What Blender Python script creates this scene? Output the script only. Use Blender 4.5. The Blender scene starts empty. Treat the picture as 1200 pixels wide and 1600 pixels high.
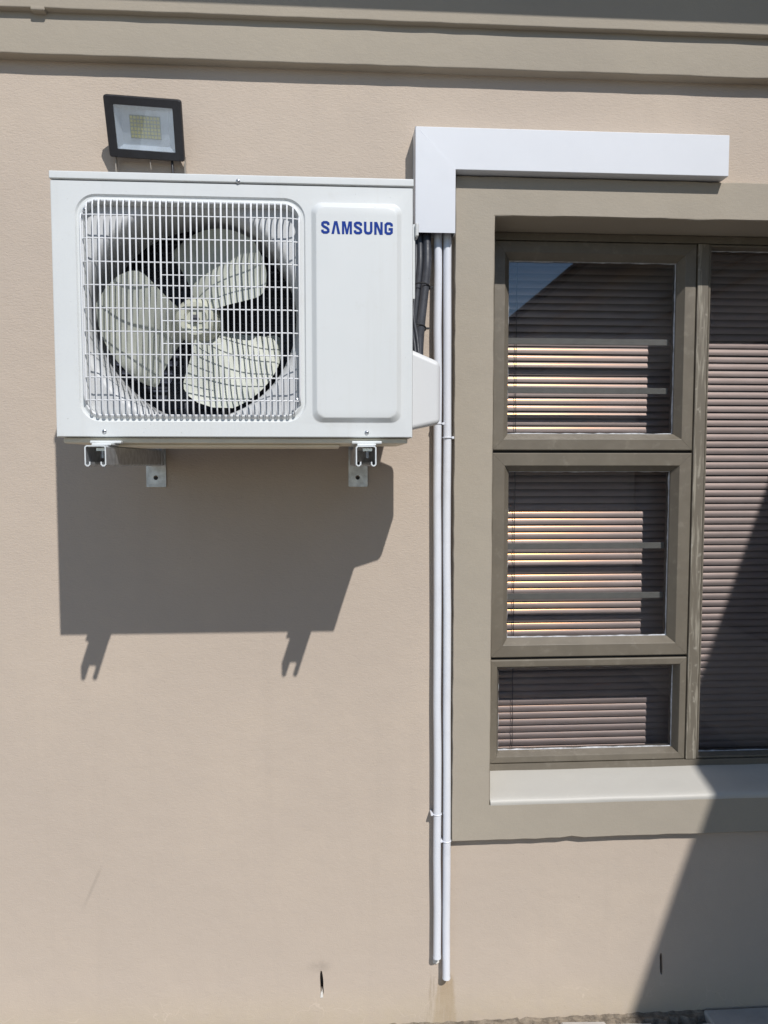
import bpy, bmesh, math, random
from mathutils import Vector, Matrix
R = math.radians
rnd = random.Random(7)
scene = bpy.context.scene
C = scene.collection

# ------------------------------------------------------------------ camera, sky, sun, exposure
GZ = -0.105                                     # level of the paving
cam_d = bpy.data.cameras.new('camera')
cam = bpy.data.objects.new('camera', cam_d); C.objects.link(cam)
cam.location = (0, -2.18, 1.56)
yaw, pitch = R(3.75), R(3.6)
fw = Vector((math.sin(yaw)*math.cos(pitch), math.cos(yaw)*math.cos(pitch), -math.sin(pitch)))
cam.rotation_euler = fw.to_track_quat('-Z', 'Y').to_euler()
cam_d.sensor_fit = 'AUTO'; cam_d.sensor_width = 36; cam_d.lens = 27
cam_d.clip_start = 0.05; cam_d.clip_end = 500
scene.camera = cam

SUN = Vector((0.36, -1.0, 1.10)).normalized()   # towards the sun
world = bpy.data.worlds.new('World'); scene.world = world; world.use_nodes = True
wn = world.node_tree.nodes; wl = world.node_tree.links
sky = wn.new('ShaderNodeTexSky'); sky.sky_type = 'NISHITA'; sky.sun_disc = False
sky.sun_elevation = math.asin(SUN.z); sky.sun_rotation = math.atan2(SUN.x, SUN.y)
sky.air_density = 1.0; sky.dust_density = 0.0; sky.ozone_density = 2.0
bg = wn['Background']; bg.inputs['Strength'].default_value = 0.11
wl.new(sky.outputs[0], bg.inputs['Color'])
sd = bpy.data.lights.new('sun', 'SUN'); sd.energy = 4.2; sd.angle = R(0.53); sd.color = (1.0, 0.965, 0.92)
so = bpy.data.objects.new('sun', sd); C.objects.link(so); so.location = SUN*20
so.rotation_euler = SUN.to_track_quat('Z', 'Y').to_euler()
vs = scene.view_settings
vs.view_transform = 'Standard'; vs.look = 'None'; vs.gamma = 1; vs.use_curve_mapping = False; vs.exposure = 0.0

# ------------------------------------------------------------------ material helpers
class NT:
    def __init__(s, name):
        s.m = bpy.data.materials.new(name); s.m.use_nodes = True
        s.t = s.m.node_tree; s.n = s.t.nodes; s.b = s.n['Principled BSDF']
    def link(s, a, b): s.t.links.new(a, b)
    def val(s, sock, v):
        if hasattr(v, 'is_output'): s.link(v, sock)
        else: sock.default_value = v
    def math(s, op, a, b=0.0, c=None, clamp=False):
        n = s.n.new('ShaderNodeMath'); n.operation = op; n.use_clamp = clamp
        s.val(n.inputs[0], a); s.val(n.inputs[1], b)
        if c is not None: s.val(n.inputs[2], c)
        return n.outputs[0]
    def pos(s):
        g = s.n.new('ShaderNodeNewGeometry'); return g.outputs['Position']
    def xyz(s, v):
        n = s.n.new('ShaderNodeSeparateXYZ'); s.link(v, n.inputs[0]); return n.outputs
    def scale(s, v, sc):
        n = s.n.new('ShaderNodeVectorMath'); n.operation = 'MULTIPLY'
        s.link(v, n.inputs[0]); n.inputs[1].default_value = sc; return n.outputs[0]
    def noise(s, v, sc, det=4, rough=0.55, dist=0.0):
        n = s.n.new('ShaderNodeTexNoise'); s.link(v, n.inputs['Vector'])
        n.inputs['Scale'].default_value = sc; n.inputs['Detail'].default_value = det
        n.inputs['Roughness'].default_value = rough; n.inputs['Distortion'].default_value = dist
        return n.outputs['Fac']
    def ramp(s, f, lo, hi, a=0.0, b=1.0):
        n = s.n.new('ShaderNodeMapRange'); n.interpolation_type = 'SMOOTHSTEP'
        s.val(n.inputs[0], f); n.inputs[1].default_value = lo; n.inputs[2].default_value = hi
        n.inputs[3].default_value = a; n.inputs[4].default_value = b; return n.outputs[0]
    def mix(s, f, a, b, mode='MIX'):
        n = s.n.new('ShaderNodeMix'); n.data_type = 'RGBA'; n.blend_type = mode
        s.val(n.inputs[0], f)
        for sock, v in ((n.inputs[6], a), (n.inputs[7], b)):
            if hasattr(v, 'is_output'): s.link(v, sock)
            else: sock.default_value = (*v[:3], 1)
        return n.outputs[2]
    def bump(s, h, strength, dist, prev=None):
        n = s.n.new('ShaderNodeBump'); n.inputs['Strength'].default_value = strength
        n.inputs['Distance'].default_value = dist; s.link(h, n.inputs['Height'])
        if prev is not None: s.link(prev, n.inputs['Normal'])
        return n.outputs[0]
    def out(s, col, rough=0.5, normal=None, metal=0.0, spec=0.5):
        s.val(s.b.inputs['Base Color'], (*col, 1) if isinstance(col, tuple) else col)
        s.val(s.b.inputs['Roughness'], rough); s.b.inputs['Metallic'].default_value = metal
        s.b.inputs['Specular IOR Level'].default_value = spec
        if normal is not None: s.link(normal, s.b.inputs['Normal'])
        return s.m

def mul(c, k): return tuple(x*k for x in c)

def mottled(name, col, rough, var=0.06, nsc=6.0, bump=0.0, bsc=300, bdist=0.001, metal=0.0, spec=0.5, dirt=None, dirt_amt=0.0):
    t = NT(name); p = t.pos()
    n1 = t.noise(p, nsc, 5)
    c = t.mix(t.ramp(n1, 0.3, 0.7), mul(col, 1-var), mul(col, 1+var))
    if dirt:
        d = t.ramp(t.noise(p, nsc*2.7, 6, 0.65), 0.52, 0.75, 0, dirt_amt)
        c = t.mix(d, c, dirt)
    nr = None
    if bump: nr = t.bump(t.noise(p, bsc, 3), bump, bdist)
    rr = t.ramp(t.noise(p, nsc*3, 3), 0.3, 0.7, rough*0.88, min(1, rough*1.12))
    return t.out(c, rr, nr, metal, spec)

WALLC = (0.498, 0.421, 0.352)
def plaster(name, col, stains=False, rough_bump=0.5, streak=1.0, gloss=0.86):
    t = NT(name); p = t.pos(); x, y, z = t.xyz(p)
    big = t.noise(p, 1.3, 4, 0.55)
    mid = t.noise(p, 9.0, 5, 0.6)
    c = t.mix(t.ramp(big, 0.35, 0.65), mul(col, 0.955), tuple(a*b for a, b in zip(col, (1.045, 1.04, 1.02))))
    c = t.mix(t.ramp(mid, 0.35, 0.68, 0, 0.45), c, mul(col, 0.96))
    # fine grain
    c = t.mix(t.ramp(t.noise(p, 420, 2), 0.3, 0.7, 0, 0.35), c, mul(col, 0.90))
    if stains:
        nz = t.noise(p, 22, 5, 0.6)
        nzc = t.math('SUBTRACT', nz, 0.5)
        # brown run-off below the drain pipes, fanning out downwards
        vs_ = t.scale(p, (1, 1, 0.12)); strk = t.noise(vs_, 95, 4, 0.6)
        drop = t.math('SUBTRACT', 0.06, z)
        half = t.math('MULTIPLY_ADD', drop, 0.10, 0.021)
        dx = t.math('ABSOLUTE', t.math('SUBTRACT', t.math('MULTIPLY_ADD', nzc, 0.03, x), 0.326))
        inside = t.ramp(t.math('SUBTRACT', half, dx), -0.004, 0.009)
        m1 = t.math('MULTIPLY', inside, t.ramp(z, 0.055, 0.015, 0, 1))
        m1 = t.math('MULTIPLY', m1, t.ramp(strk, 0.2, 0.6, 0.35, 0.85))
        c = t.mix(m1, c, (0.36, 0.27, 0.175))
        dx2 = t.math('ABSOLUTE', t.math('SUBTRACT', x, t.math('MULTIPLY_ADD', drop, -0.10, 0.292)))
        m2 = t.math('MULTIPLY', t.ramp(dx2, 0.012, 0.004, 0, 1), t.ramp(z, 0.07, 0.02, 0, 0.45))
        m2 = t.math('MULTIPLY', m2, t.ramp(strk, 0.42, 0.6))
        c = t.mix(m2, c, (0.27, 0.21, 0.15))
        # smudge round the weep slot
        sx = t.math('SUBTRACT', x, -0.045); sz = t.math('SUBTRACT', z, 0.083)
        rr = t.math('SQRT', t.math('MULTIPLY_ADD', sx, t.math('MULTIPLY', sx, 0.5), t.math('MULTIPLY', sz, t.math('MULTIPLY', sz, 1.6))))
        m3 = t.math('MULTIPLY', t.ramp(t.math('MULTIPLY_ADD', nzc, 0.05, rr), 0.036, 0.006, 0, 0.55), t.ramp(nz, 0.35, 0.6))
        c = t.mix(m3, c, mul(col, 0.62))
        # long scuff at the left
        q = t.math('SUBTRACT', t.math('SUBTRACT', x, -0.722), t.math('MULTIPLY', t.math('SUBTRACT', z, 0.285), 0.435))
        m4 = t.math('MULTIPLY', t.ramp(t.math('ABSOLUTE', q), 0.008, 0.001, 0, 0.35),
                    t.math('MULTIPLY', t.ramp(z, 0.27, 0.33), t.ramp(z, 0.43, 0.37)))
        c = t.mix(m4, c, mul(col, 0.6))
        # pale dusty splash zone just above the paving
        m5 = t.math('MULTIPLY', t.ramp(t.math('MULTIPLY_ADD', nzc, 0.10, z), 0.05, -0.09, 0, 0.6), t.ramp(nz, 0.3, 0.65, 0.4, 1))
        c = t.mix(m5, c, (0.50, 0.42, 0.31))
        # faint vertical rain marks
        rv = t.noise(t.scale(p, (1, 1, 0.06)), 14, 4, 0.6)
        c = t.mix(t.ramp(rv, 0.52, 0.72, 0, 0.10), c, mul(col, 0.78))
        vo = t.n.new('ShaderNodeTexVoronoi'); vo.feature = 'DISTANCE_TO_EDGE'; vo.inputs['Scale'].default_value = 7.0
        wv = t.n.new('ShaderNodeVectorMath'); wv.operation = 'ADD'
        nv_ = t.n.new('ShaderNodeTexNoise'); nv_.inputs['Scale'].default_value = 16; t.link(p, nv_.inputs['Vector'])
        t.link(p, wv.inputs[0]); t.link(t.scale(nv_.outputs['Color'], (0.12, 0.12, 0.12)), wv.inputs[1]); t.link(wv.outputs[0], vo.inputs['Vector'])
        m6 = t.math('MULTIPLY', t.ramp(vo.outputs['Distance'], 0.012, 0.003, 0, 0.3), t.math('MULTIPLY', t.ramp(z, 0.03, -0.05), t.ramp(t.noise(p, 5, 2), 0.48, 0.58)))
        c = t.mix(m6, c, mul(col, 1.35))
        # small specks
        sp = t.noise(p, 130, 1)
        c = t.mix(t.ramp(sp, 0.76, 0.80, 0, 0.5), c, mul(col, 0.55))
    # trowel marks, float texture and grit
    h1 = t.noise(t.scale(p, (1, 1, 2.6)), 75, 4, 0.6, 0.6)
    h2 = t.noise(p, 330, 3, 0.6)
    h3 = t.noise(p, 14, 3, 0.5)
    soft = t.ramp(z, 0.2, 2.3, 0.35, 1.0)        # the wall is floated rougher higher up
    n = t.bump(h3, 0.5, 0.004)
    n = t.bump(t.math('MULTIPLY', h1, soft), rough_bump*streak, 0.0022, n)
    n = t.bump(h2, rough_bump, 0.0009, n)
    return t.out(c, gloss, n, 0, 0.25 if gloss > 0.6 else 0.5)

M = {}
M['wall'] = plaster('beige_plaster', WALLC, True, 0.55)
M['trim'] = plaster('olive_trim_paint', (0.372, 0.330, 0.272), False, 0.35, 0.7)
M['sill'] = plaster('trim_paint_sunlit', (0.49, 0.475, 0.44), False, 0.10, 0.5, 0.52)  # same trim paint, lightened to carry the strong light on the upward-facing sill
M['soffit'] = mottled('soffit_paint', (0.45, 0.44, 0.42), 0.7)
M['roof'] = mottled('roof_paint', (0.12, 0.105, 0.10), 0.75, 0.15, 5)
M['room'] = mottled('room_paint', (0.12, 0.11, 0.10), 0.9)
t = NT('ac_powder_coat'); p = t.pos(); AC_C = (0.635, 0.655, 0.655)
c = t.mix(t.ramp(t.noise(p, 3.5, 4), 0.3, 0.7), mul(AC_C, 0.985), mul(AC_C, 1.015))
c = t.mix(t.ramp(t.noise(t.scale(p, (1, 1, 0.05)), 38, 5, 0.65), 0.50, 0.78, 0, 0.16), c, (0.50, 0.49, 0.45))   # rain streaks
c = t.mix(t.ramp(t.noise(p, 26, 6, 0.7), 0.56, 0.80, 0, 0.22), c, (0.50, 0.48, 0.43))                          # dust
c = t.mix(t.ramp(t.noise(p, 170, 1), 0.77, 0.81, 0, 0.35), c, (0.36, 0.35, 0.33))                              # specks
n = t.bump(t.noise(p, 5.0, 2, 0.4), 0.35, 0.004); n = t.bump(t.noise(p, 900, 3), 0.10, 0.0004, n)
M['ac'] = t.out(c, t.ramp(t.noise(p, 12, 4), 0.3, 0.7, 0.38, 0.50), n)
M['ac_base'] = mottled('ac_base_pan', (0.72, 0.66, 0.53), 0.5, 0.06, 12)
M['grille'] = mottled('grille_plastic', (0.68, 0.69, 0.71), 0.4, 0.03, 8)
M['shroud'] = mottled('shroud_plastic', (0.52, 0.53, 0.54), 0.5, 0.04, 8, dirt=(0.38, 0.37, 0.34), dirt_amt=0.3)
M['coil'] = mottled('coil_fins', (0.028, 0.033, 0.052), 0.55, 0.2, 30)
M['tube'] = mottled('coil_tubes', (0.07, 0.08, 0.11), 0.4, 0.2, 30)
M['inner'] = mottled('inner_sheet_metal', (0.09, 0.09, 0.10), 0.6)
M['pvc'] = mottled('white_pvc', (0.64, 0.66, 0.70), 0.5, 0.012, 5, dirt=(0.55, 0.57, 0.60), dirt_amt=0.15, )
M['pvc_pipe'] = mottled('white_conduit', (0.70, 0.72, 0.77), 0.36, 0.02, 5, dirt=(0.53, 0.54, 0.56), dirt_amt=0.25)
M['cover'] = mottled('cover_plastic', (0.62, 0.63, 0.64), 0.42, 0.01, 5)
M['rubber'] = mottled('black_insulation', (0.030, 0.033, 0.042), 0.5, 0.2, 40, 0.2, 400, 0.0006)
M['zinc'] = mottled('zinc_plate', (0.55, 0.57, 0.59), 0.40, 0.16, 55, 0.1, 300, 0.0005, metal=0.65)
M['zinc_edge'] = mottled('zinc_cut_edge', (0.74, 0.76, 0.77), 0.45, 0.06, 55, metal=0.4)
M['steel'] = mottled('bolt_steel', (0.6, 0.62, 0.65), 0.3, 0.1, 60, metal=0.95)
M['logo'] = mottled('blue_print', (0.003, 0.035, 0.25), 0.6, 0.03, 20, spec=0.2)
M['frame'] = mottled('bronze_aluminium', (0.152, 0.132, 0.103), 0.48, 0.06, 14, 0.05, 500, 0.0004, dirt=(0.33, 0.30, 0.25), dirt_amt=0.22)
M['hub'] = mottled('hub_plastic', (0.48, 0.485, 0.40), 0.4, 0.06, 30)
M['near_black'] = mottled('near_black_fill', (0.02, 0.02, 0.022), 0.6)
M['silicone'] = mottled('glazing_sealant', (0.40, 0.41, 0.43), 0.4, 0.25, 60)
M['bar'] = mottled('painted_bar', (0.20, 0.185, 0.145), 0.5, 0.08, 30)
M['cord'] = mottled('blind_cord', (0.05, 0.04, 0.035), 0.8)
M['lamp'] = mottled('lamp_black', (0.020, 0.021, 0.026), 0.45, 0.1, 30)
M['reflector'] = mottled('lamp_reflector', (0.80, 0.84, 0.87), 0.35, 0.04, 25)
M['led'] = mottled('led_phosphor', (0.74, 0.69, 0.34), 0.45, 0.05, 60)
M['ledboard'] = mottled('led_board', (0.50, 0.53, 0.50), 0.45, 0.05, 60)
M['bracket_grey'] = mottled('bracket_grey', (0.33, 0.30, 0.26), 0.5, 0.1, 50)
M['paver'] = mottled('pale_paving', (0.46, 0.44, 0.41), 0.85, 0.10, 11, 0.5, 160, 0.002, dirt=(0.30, 0.27, 0.23), dirt_amt=0.35)
M['soil'] = mottled('damp_mortar_dirt', (0.21, 0.175, 0.135), 0.95, 0.4, 40, 0.8, 180, 0.004, dirt=(0.33, 0.29, 0.24), dirt_amt=0.55)
M['mortar'] = mottled('white_filler', (0.66, 0.64, 0.60), 0.8, 0.08, 60, 0.4, 300, 0.001)
M['ground'] = mottled('yard_ground', (0.24, 0.205, 0.165), 0.9, 0.15, 1.5, 0.3, 60, 0.004)
t = NT('streaked_mullion'); p = t.pos()
st = t.noise(t.scale(p, (1, 1, 0.07)), 110, 5, 0.6, 0.4)
c = t.mix(t.ramp(st, 0.50, 0.66, 0, 0.65), (0.152, 0.132, 0.103), (0.36, 0.33, 0.27))
c = t.mix(t.ramp(t.noise(p, 45, 4, 0.6), 0.60, 0.72, 0, 0.5), c, (0.42, 0.39, 0.33))
M['mullion'] = t.out(c, 0.5)
# fan plastic: slightly translucent, greenish white
t = NT('fan_plastic'); p = t.pos()
c = t.mix(t.ramp(t.noise(p, 25, 4), 0.35, 0.65), (0.50, 0.52, 0.46), (0.55, 0.57, 0.50))
t.out(c, 0.52, None, 0, 0.4); t.b.inputs['Subsurface Weight'].default_value = 0.0
tr = t.n.new('ShaderNodeBsdfTranslucent'); t.link(c, tr.inputs[0])
ms = t.n.new('ShaderNodeMixShader'); ms.inputs[0].default_value = 0.10
t.link(t.b.outputs[0], ms.inputs[1]); t.link(tr.outputs[0], ms.inputs[2])
t.link(ms.outputs[0], t.n['Material Output'].inputs[0]); M['fan'] = t.m
# blind slats: brown satin-painted aluminium
t = NT('blind_slat'); p = t.pos()
c = t.mix(t.ramp(t.noise(t.scale(p, (0.15, 1, 1)), 60, 3), 0.3, 0.7), (0.37, 0.29, 0.238), (0.42, 0.33, 0.272))
t.out(c, 0.55, None, 0.80, 0.3)
gl = t.n.new('ShaderNodeBsdfGlossy'); gl.inputs['Roughness'].default_value = 0.19; gl.inputs['Color'].default_value = (1.0, 0.43, 0.12, 1)
ms = t.n.new('ShaderNodeMixShader'); ms.inputs[0].default_value = 0.065
t.link(t.b.outputs[0], ms.inputs[1]); t.link(gl.outputs[0], ms.inputs[2]); t.link(ms.outputs[0], t.n['Material Output'].inputs[0]); M['slat'] = t.m
# window glass: clear sheet that lets light through and mirrors the yard, a little dusty
def glass(name, tint, dust):
    t = NT(name); p = t.pos()
    lw = t.n.new('ShaderNodeLayerWeight'); lw.inputs['Blend'].default_value = 0.5
    fac = t.math('MULTIPLY_ADD', t.math('POWER', lw.outputs['Facing'], 5.0), 0.95, 0.062, clamp=True)
    tp = t.n.new('ShaderNodeBsdfTransparent'); tp.inputs[0].default_value = (*tint, 1)
    gl = t.n.new('ShaderNodeBsdfGlossy'); gl.inputs['Roughness'].default_value = 0.0
    gl.inputs['Color'].default_value = (0.95, 0.97, 1, 1)
    m1 = t.n.new('ShaderNodeMixShader'); t.link(fac, m1.inputs[0])
    t.link(tp.outputs[0], m1.inputs[1]); t.link(gl.outputs[0], m1.inputs[2])
    df = t.n.new('ShaderNodeBsdfDiffuse'); df.inputs[0].default_value = (0.5, 0.5, 0.5, 1)
    d = t.ramp(t.noise(t.scale(p, (1, 1, 0.35)), 14, 6, 0.7), 0.45, 0.8, 0.2*dust, dust)
    m2 = t.n.new('ShaderNodeMixShader'); t.link(d, m2.inputs[0])
    t.link(m1.outputs[0], m2.inputs[1]); t.link(df.outputs[0], m2.inputs[2])
    t.link(m2.outputs[0], t.n['Material Output'].inputs[0]); return t.m
M['glass'] = glass('window_glass', (0.87, 0.885, 0.92), 0.012)
M['lens'] = glass('lamp_glass', (0.95, 0.97, 0.99), 0.16)

# ------------------------------------------------------------------ mesh helpers
class B:
    def __init__(s): s.bm = bmesh.new()
    def box(s, x0, x1, y0, y1, z0, z1, bev=0.0, seg=2):
        v = [s.bm.verts.new(q) for q in ((x0,y0,z0),(x1,y0,z0),(x1,y1,z0),(x0,y1,z0),(x0,y0,z1),(x1,y0,z1),(x1,y1,z1),(x0,y1,z1))]
        fs = [s.bm.faces.new([v[i] for i in q]) for q in ((3,2,1,0),(4,5,6,7),(0,1,5,4),(1,2,6,5),(2,3,7,6),(3,0,4,7))]
        if bev:
            es = list({e for f in fs for e in f.edges})
            bmesh.ops.bevel(s.bm, geom=es, offset=bev, segments=seg, profile=0.5, affect='EDGES')
        return s
    def quad(s, *pts):
        s.bm.faces.new([s.bm.verts.new(p) for p in pts]); return s
    def tube(s, path, r, seg=8, cap=True):
        path = [Vector(p) for p in path]; rings = []; ref = None
        for i, p in enumerate(path):
            a = path[max(i-1, 0)]; b = path[min(i+1, len(path)-1)]
            d = (b-a).normalized()
            if ref is None:
                ref = d.orthogonal().normalized()
            ref = (ref - d*ref.dot(d)).normalized(); o = d.cross(ref)
            rr = r[i] if isinstance(r, (list, tuple)) else r
            rings.append([s.bm.verts.new(p + (ref*math.cos(2*math.pi*k/seg) + o*math.sin(2*math.pi*k/seg))*rr) for k in range(seg)])
        for a, b in zip(rings, rings[1:]):
            for k in range(seg):
                s.bm.faces.new((a[k], a[(k+1) % seg], b[(k+1) % seg], b[k]))
        if cap:
            s.bm.faces.new(rings[0][::-1]); s.bm.faces.new(rings[-1])
        return s
    def closed_tube(s, path, r, seg=6):
        path = [Vector(p) for p in path]; n = len(path); rings = []
        for i, p in enumerate(path):
            d = (path[(i+1) % n]-path[i-1]).normalized(); ref = Vector((0, 1, 0)); ref = (ref-d*ref.dot(d)).normalized(); o = d.cross(ref)
            rings.append([s.bm.verts.new(p+(ref*math.cos(2*math.pi*k/seg)+o*math.sin(2*math.pi*k/seg))*r) for k in range(seg)])
        for i in range(n):
            a, b = rings[i], rings[(i+1) % n]
            for k in range(seg): s.bm.faces.new((a[k], a[(k+1) % seg], b[(k+1) % seg], b[k]))
        return s
    def loop(s, pts, y): return [s.bm.verts.new((p[0], y, p[1])) for p in pts]
    def bridge(s, a, b):
        n = len(a)
        for i in range(n):
            s.bm.faces.new((a[i], a[(i+1) % n], b[(i+1) % n], b[i]))
    def fill(s, *loops):
        es = []
        for l in loops:
            for i in range(len(l)):
                e = s.bm.edges.get((l[i], l[(i+1) % len(l)])) or s.bm.edges.new((l[i], l[(i+1) % len(l)]))
                es.append(e)
        bmesh.ops.triangle_fill(s.bm, use_beauty=True, use_dissolve=False, edges=es)
    def prism(s, pts, y0, y1):                  # pts in x, z ; may be concave
        a = s.loop(pts, y0); b = s.loop(pts, y1)
        s.bm.faces.new(a); s.bm.faces.new(b[::-1]); s.bridge(b, a); return s
    def build(s, name, m, parent=None, smooth=40, origin=None, mw=None):
        bmesh.ops.recalc_face_normals(s.bm, faces=s.bm.faces)
        o = Vector(origin if origin is not None else (ORI.get(parent.name, (0, 0, 0)) if parent else (0, 0, 0)))
        if mw is not None: s.bm.transform(mw)
        s.bm.transform(Matrix.Translation(-o))
        me = bpy.data.meshes.new(name); s.bm.to_mesh(me); s.bm.free()
        me.materials.append(M[m] if isinstance(m, str) else m)
        if smooth:
            me.polygons.foreach_set('use_smooth', [True]*len(me.polygons))
            me.set_sharp_from_angle(angle=R(smooth))
        ob = bpy.data.objects.new(name, me); C.objects.link(ob)
        if smooth and smooth < 58:
            wm = ob.modifiers.new('weighted_normal', 'WEIGHTED_NORMAL'); wm.keep_sharp = True; wm.weight = 100
        if parent: ob.parent = parent
        else: ob.location = o
        ORI[ob.name] = tuple(o)
        return ob
ORI = {}
def thing(name, label, cat, loc, group=None):
    e = bpy.data.objects.new(name, None); C.objects.link(e); e.location = loc; e.empty_display_size = 0.05
    e['label'] = label; e['category'] = cat
    if group: e['group'] = group
    ORI[e.name] = tuple(loc); return e
def inst(src, parent, dloc):                    # one more object on shared mesh data
    o = src.copy(); C.objects.link(o); o.parent = parent
    o.location = Vector(src.location)+Vector(dloc); ORI[o.name] = ORI[src.name]; return o
def rect(x0, x1, z0, z1): return [(x0, z0), (x1, z0), (x1, z1), (x0, z1)]
def rrect(x0, x1, z0, z1, r, n=6):
    pts = []
    for cx, cz, a0 in ((x1-r, z0+r, -90), (x1-r, z1-r, 0), (x0+r, z1-r, 90), (x0+r, z0+r, 180)):
        for k in range(n+1):
            a = R(a0+90*k/n); pts.append((cx+r*math.cos(a), cz+r*math.sin(a)))
    return pts
def circ(cx, cz, r, n=64): return [(cx+r*math.cos(2*math.pi*k/n), cz+r*math.sin(2*math.pi*k/n)) for k in range(n)]
def wob(pts, step, amp, seed):                  # subdivide a closed outline and make it slightly uneven
    g = random.Random(seed); out = []
    for i, a in enumerate(pts):
        b = pts[(i+1) % len(pts)]; L = math.dist(a, b); n = max(1, int(L/step))
        for k in range(n):
            f = k/n; j = amp if k else 0
            out.append((a[0]+(b[0]-a[0])*f+g.uniform(-j, j), a[1]+(b[1]-a[1])*f+g.uniform(-j, j)))
    return out

# ------------------------------------------------------------------ ground
b = B(); b.quad((-60, -60, GZ-0.022), (60, -60, GZ-0.022), (60, 0.1, GZ-0.022), (-60, 0.1, GZ-0.022))
ground = b.build('ground', 'ground', None, 0, (0, 0, 0)); ground['kind'] = 'structure'
pv = None; k = 0
PW = 0.1445
for row in range(2):
    for col in range(33):
        x = 0.945 + (col-20)*PW + (0 if row % 2 == 0 else PW*0.5); y = -0.032-0.15-row*0.30
        if x > 2.3: continue
        if row == 0 and 1.10 < x < 1.55: continue
        if pv is None:
            b = B(); b.box(-PW/2+0.005, PW/2-0.005, -0.145, 0.145, GZ-0.025, GZ, 0.005, 1)
            pv = b.build('paver', 'paver', ground, 0, (0, 0, 0)); o = pv
        else:
            o = inst(pv, ground, (0, 0, 0))
        o.location = (x+PW/2+rnd.uniform(-.004, .004), y+(rnd.uniform(-.022, .012) if row == 0 else rnd.uniform(-.003, .003)), rnd.uniform(-.003, .002))
        o.rotation_euler.z = R(rnd.uniform(-5, 2) if row == 0 else rnd.uniform(-1, 1))
b = B(); b.box(1.118, 1.66, -0.335, -0.006, GZ-0.025, GZ+0.004, 0.006, 2); b.build('paver', 'paver', ground, 0, (0, 0, 0))
# uneven damp dirt and mortar left in the joint against the wall
b = B(); prev = None; x = -3.0
while x < 1.135:
    d = 0.026+rnd.uniform(-.010, .010); h = GZ-0.004+rnd.uniform(-.002, .003)
    if x > 1.0: d *= 0.9
    if x > 1.10: d *= 0.5
    cur = [b.bm.verts.new(q) for q in ((x, 0.004, h+0.004+rnd.uniform(-.003, .003)), (x+rnd.uniform(-.003, .003), -d*0.45, h), (x+rnd.uniform(-.004, .004), -d, GZ-0.003), (x, -d-0.012, GZ-0.02))]
    if prev:
        for i in range(3): b.bm.faces.new((prev[i], cur[i], cur[i+1], prev[i+1]))
    prev = cur; x += rnd.uniform(0.008, 0.02)
b.build('soil_joint', 'soil', ground, 0, (0, 0, 0))

# ------------------------------------------------------------------ house
house = thing('house', 'beige plastered house wall with olive mouldings and window surround', 'house', (0, 0, GZ))
OX0, OX1, OZ0, OZ1 = 0.451, 1.800, 0.578, 2.247         # window opening
WX = 2.41                                                # face of the wing at the right
def slot(cx, z0, z1, w, seed):
    g = random.Random(seed); n = 6; L = []; Rr = []
    for i in range(n+1):
        f = i/n; z = z0+(z1-z0)*f; ww = w*(0.5 if i in (0, n) else 1)*g.uniform(0.8, 1.15); dx = (f-0.5)*-0.003
        L.append((cx+dx-ww/2, z)); Rr.append((cx+dx+ww/2, z))
    return L+Rr[::-1]
b = B()
outer = b.loop(rect(-6, WX, GZ-0.02, 3.25), 0.0)
hole = b.loop(rect(OX0-0.006, OX1+0.006, OZ0-0.012, OZ1+0.006), 0.0)
s1 = b.loop(slot(-0.041, -0.008, 0.069, 0.0095, 3), 0.0); s2 = b.loop(slot(0.986, 0.011, 0.079, 0.008, 5), 0.0)
b.fill(outer, hole, s1, s2)
for lp, dep in ((s1, 0.05), (s2, 0.05)):
    bk = [b.bm.verts.new((v.co.x, dep, v.co.z)) for v in lp]; b.bridge(lp, bk); b.bm.faces.new(bk)
hb = [b.bm.verts.new((v.co.x, 0.25, v.co.z)) for v in hole]; b.bridge(hole, hb)
ob_ = [b.bm.verts.new((v.co.x, 0.25, v.co.z)) for v in outer]; b.bridge(ob_, outer); b.fill(ob_, hb)
b.build('wall', 'wall', house, 0)
b = B(); b.prism([(-0.0455, -0.012), (-0.037, -0.011), (-0.038, 0.004), (-0.041, 0.010), (-0.044, 0.002)], -0.0025, 0.02)
b.build('mortar_snot', 'mortar', house, 0).name = 'mortar_smear'

def moulding(name, z0, z1, t, amp, seed):
    b = B(); g = random.Random(seed); prev = None; n = 140
    for i in range(n+1):
        x = -5.9+(WX+5.9)*i/n; e = g.uniform(-amp, amp); e2 = g.uniform(-amp, amp)
        cur = [b.bm.verts.new(q) for q in ((x, 0.003, z0), (x, -t+0.004, z0+e), (x, -t-0.0005, z0+0.004+e), (x, -t+e2*0.6, (z0+z1)/2), (x, -t, z1), (x, 0.003, z1))]
        if prev:
            for k in range(5): b.bm.faces.new((prev[k], cur[k], cur[k+1], prev[k+1]))
        prev = cur
    return b.build(name, 'trim', house, 50)
moulding('lower_moulding', 2.634, 2.800, 0.036, 0.0009, 1)
um = moulding('upper_moulding', 2.7405, 2.960, 0.055, 0.0008, 2)
b = B(); b.box(-0.781, -0.744, -0.0558, -0.030, 2.7345, 2.7485, 0.004, 2); b.build('plaster_lump', 'trim', um, 50)
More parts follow.
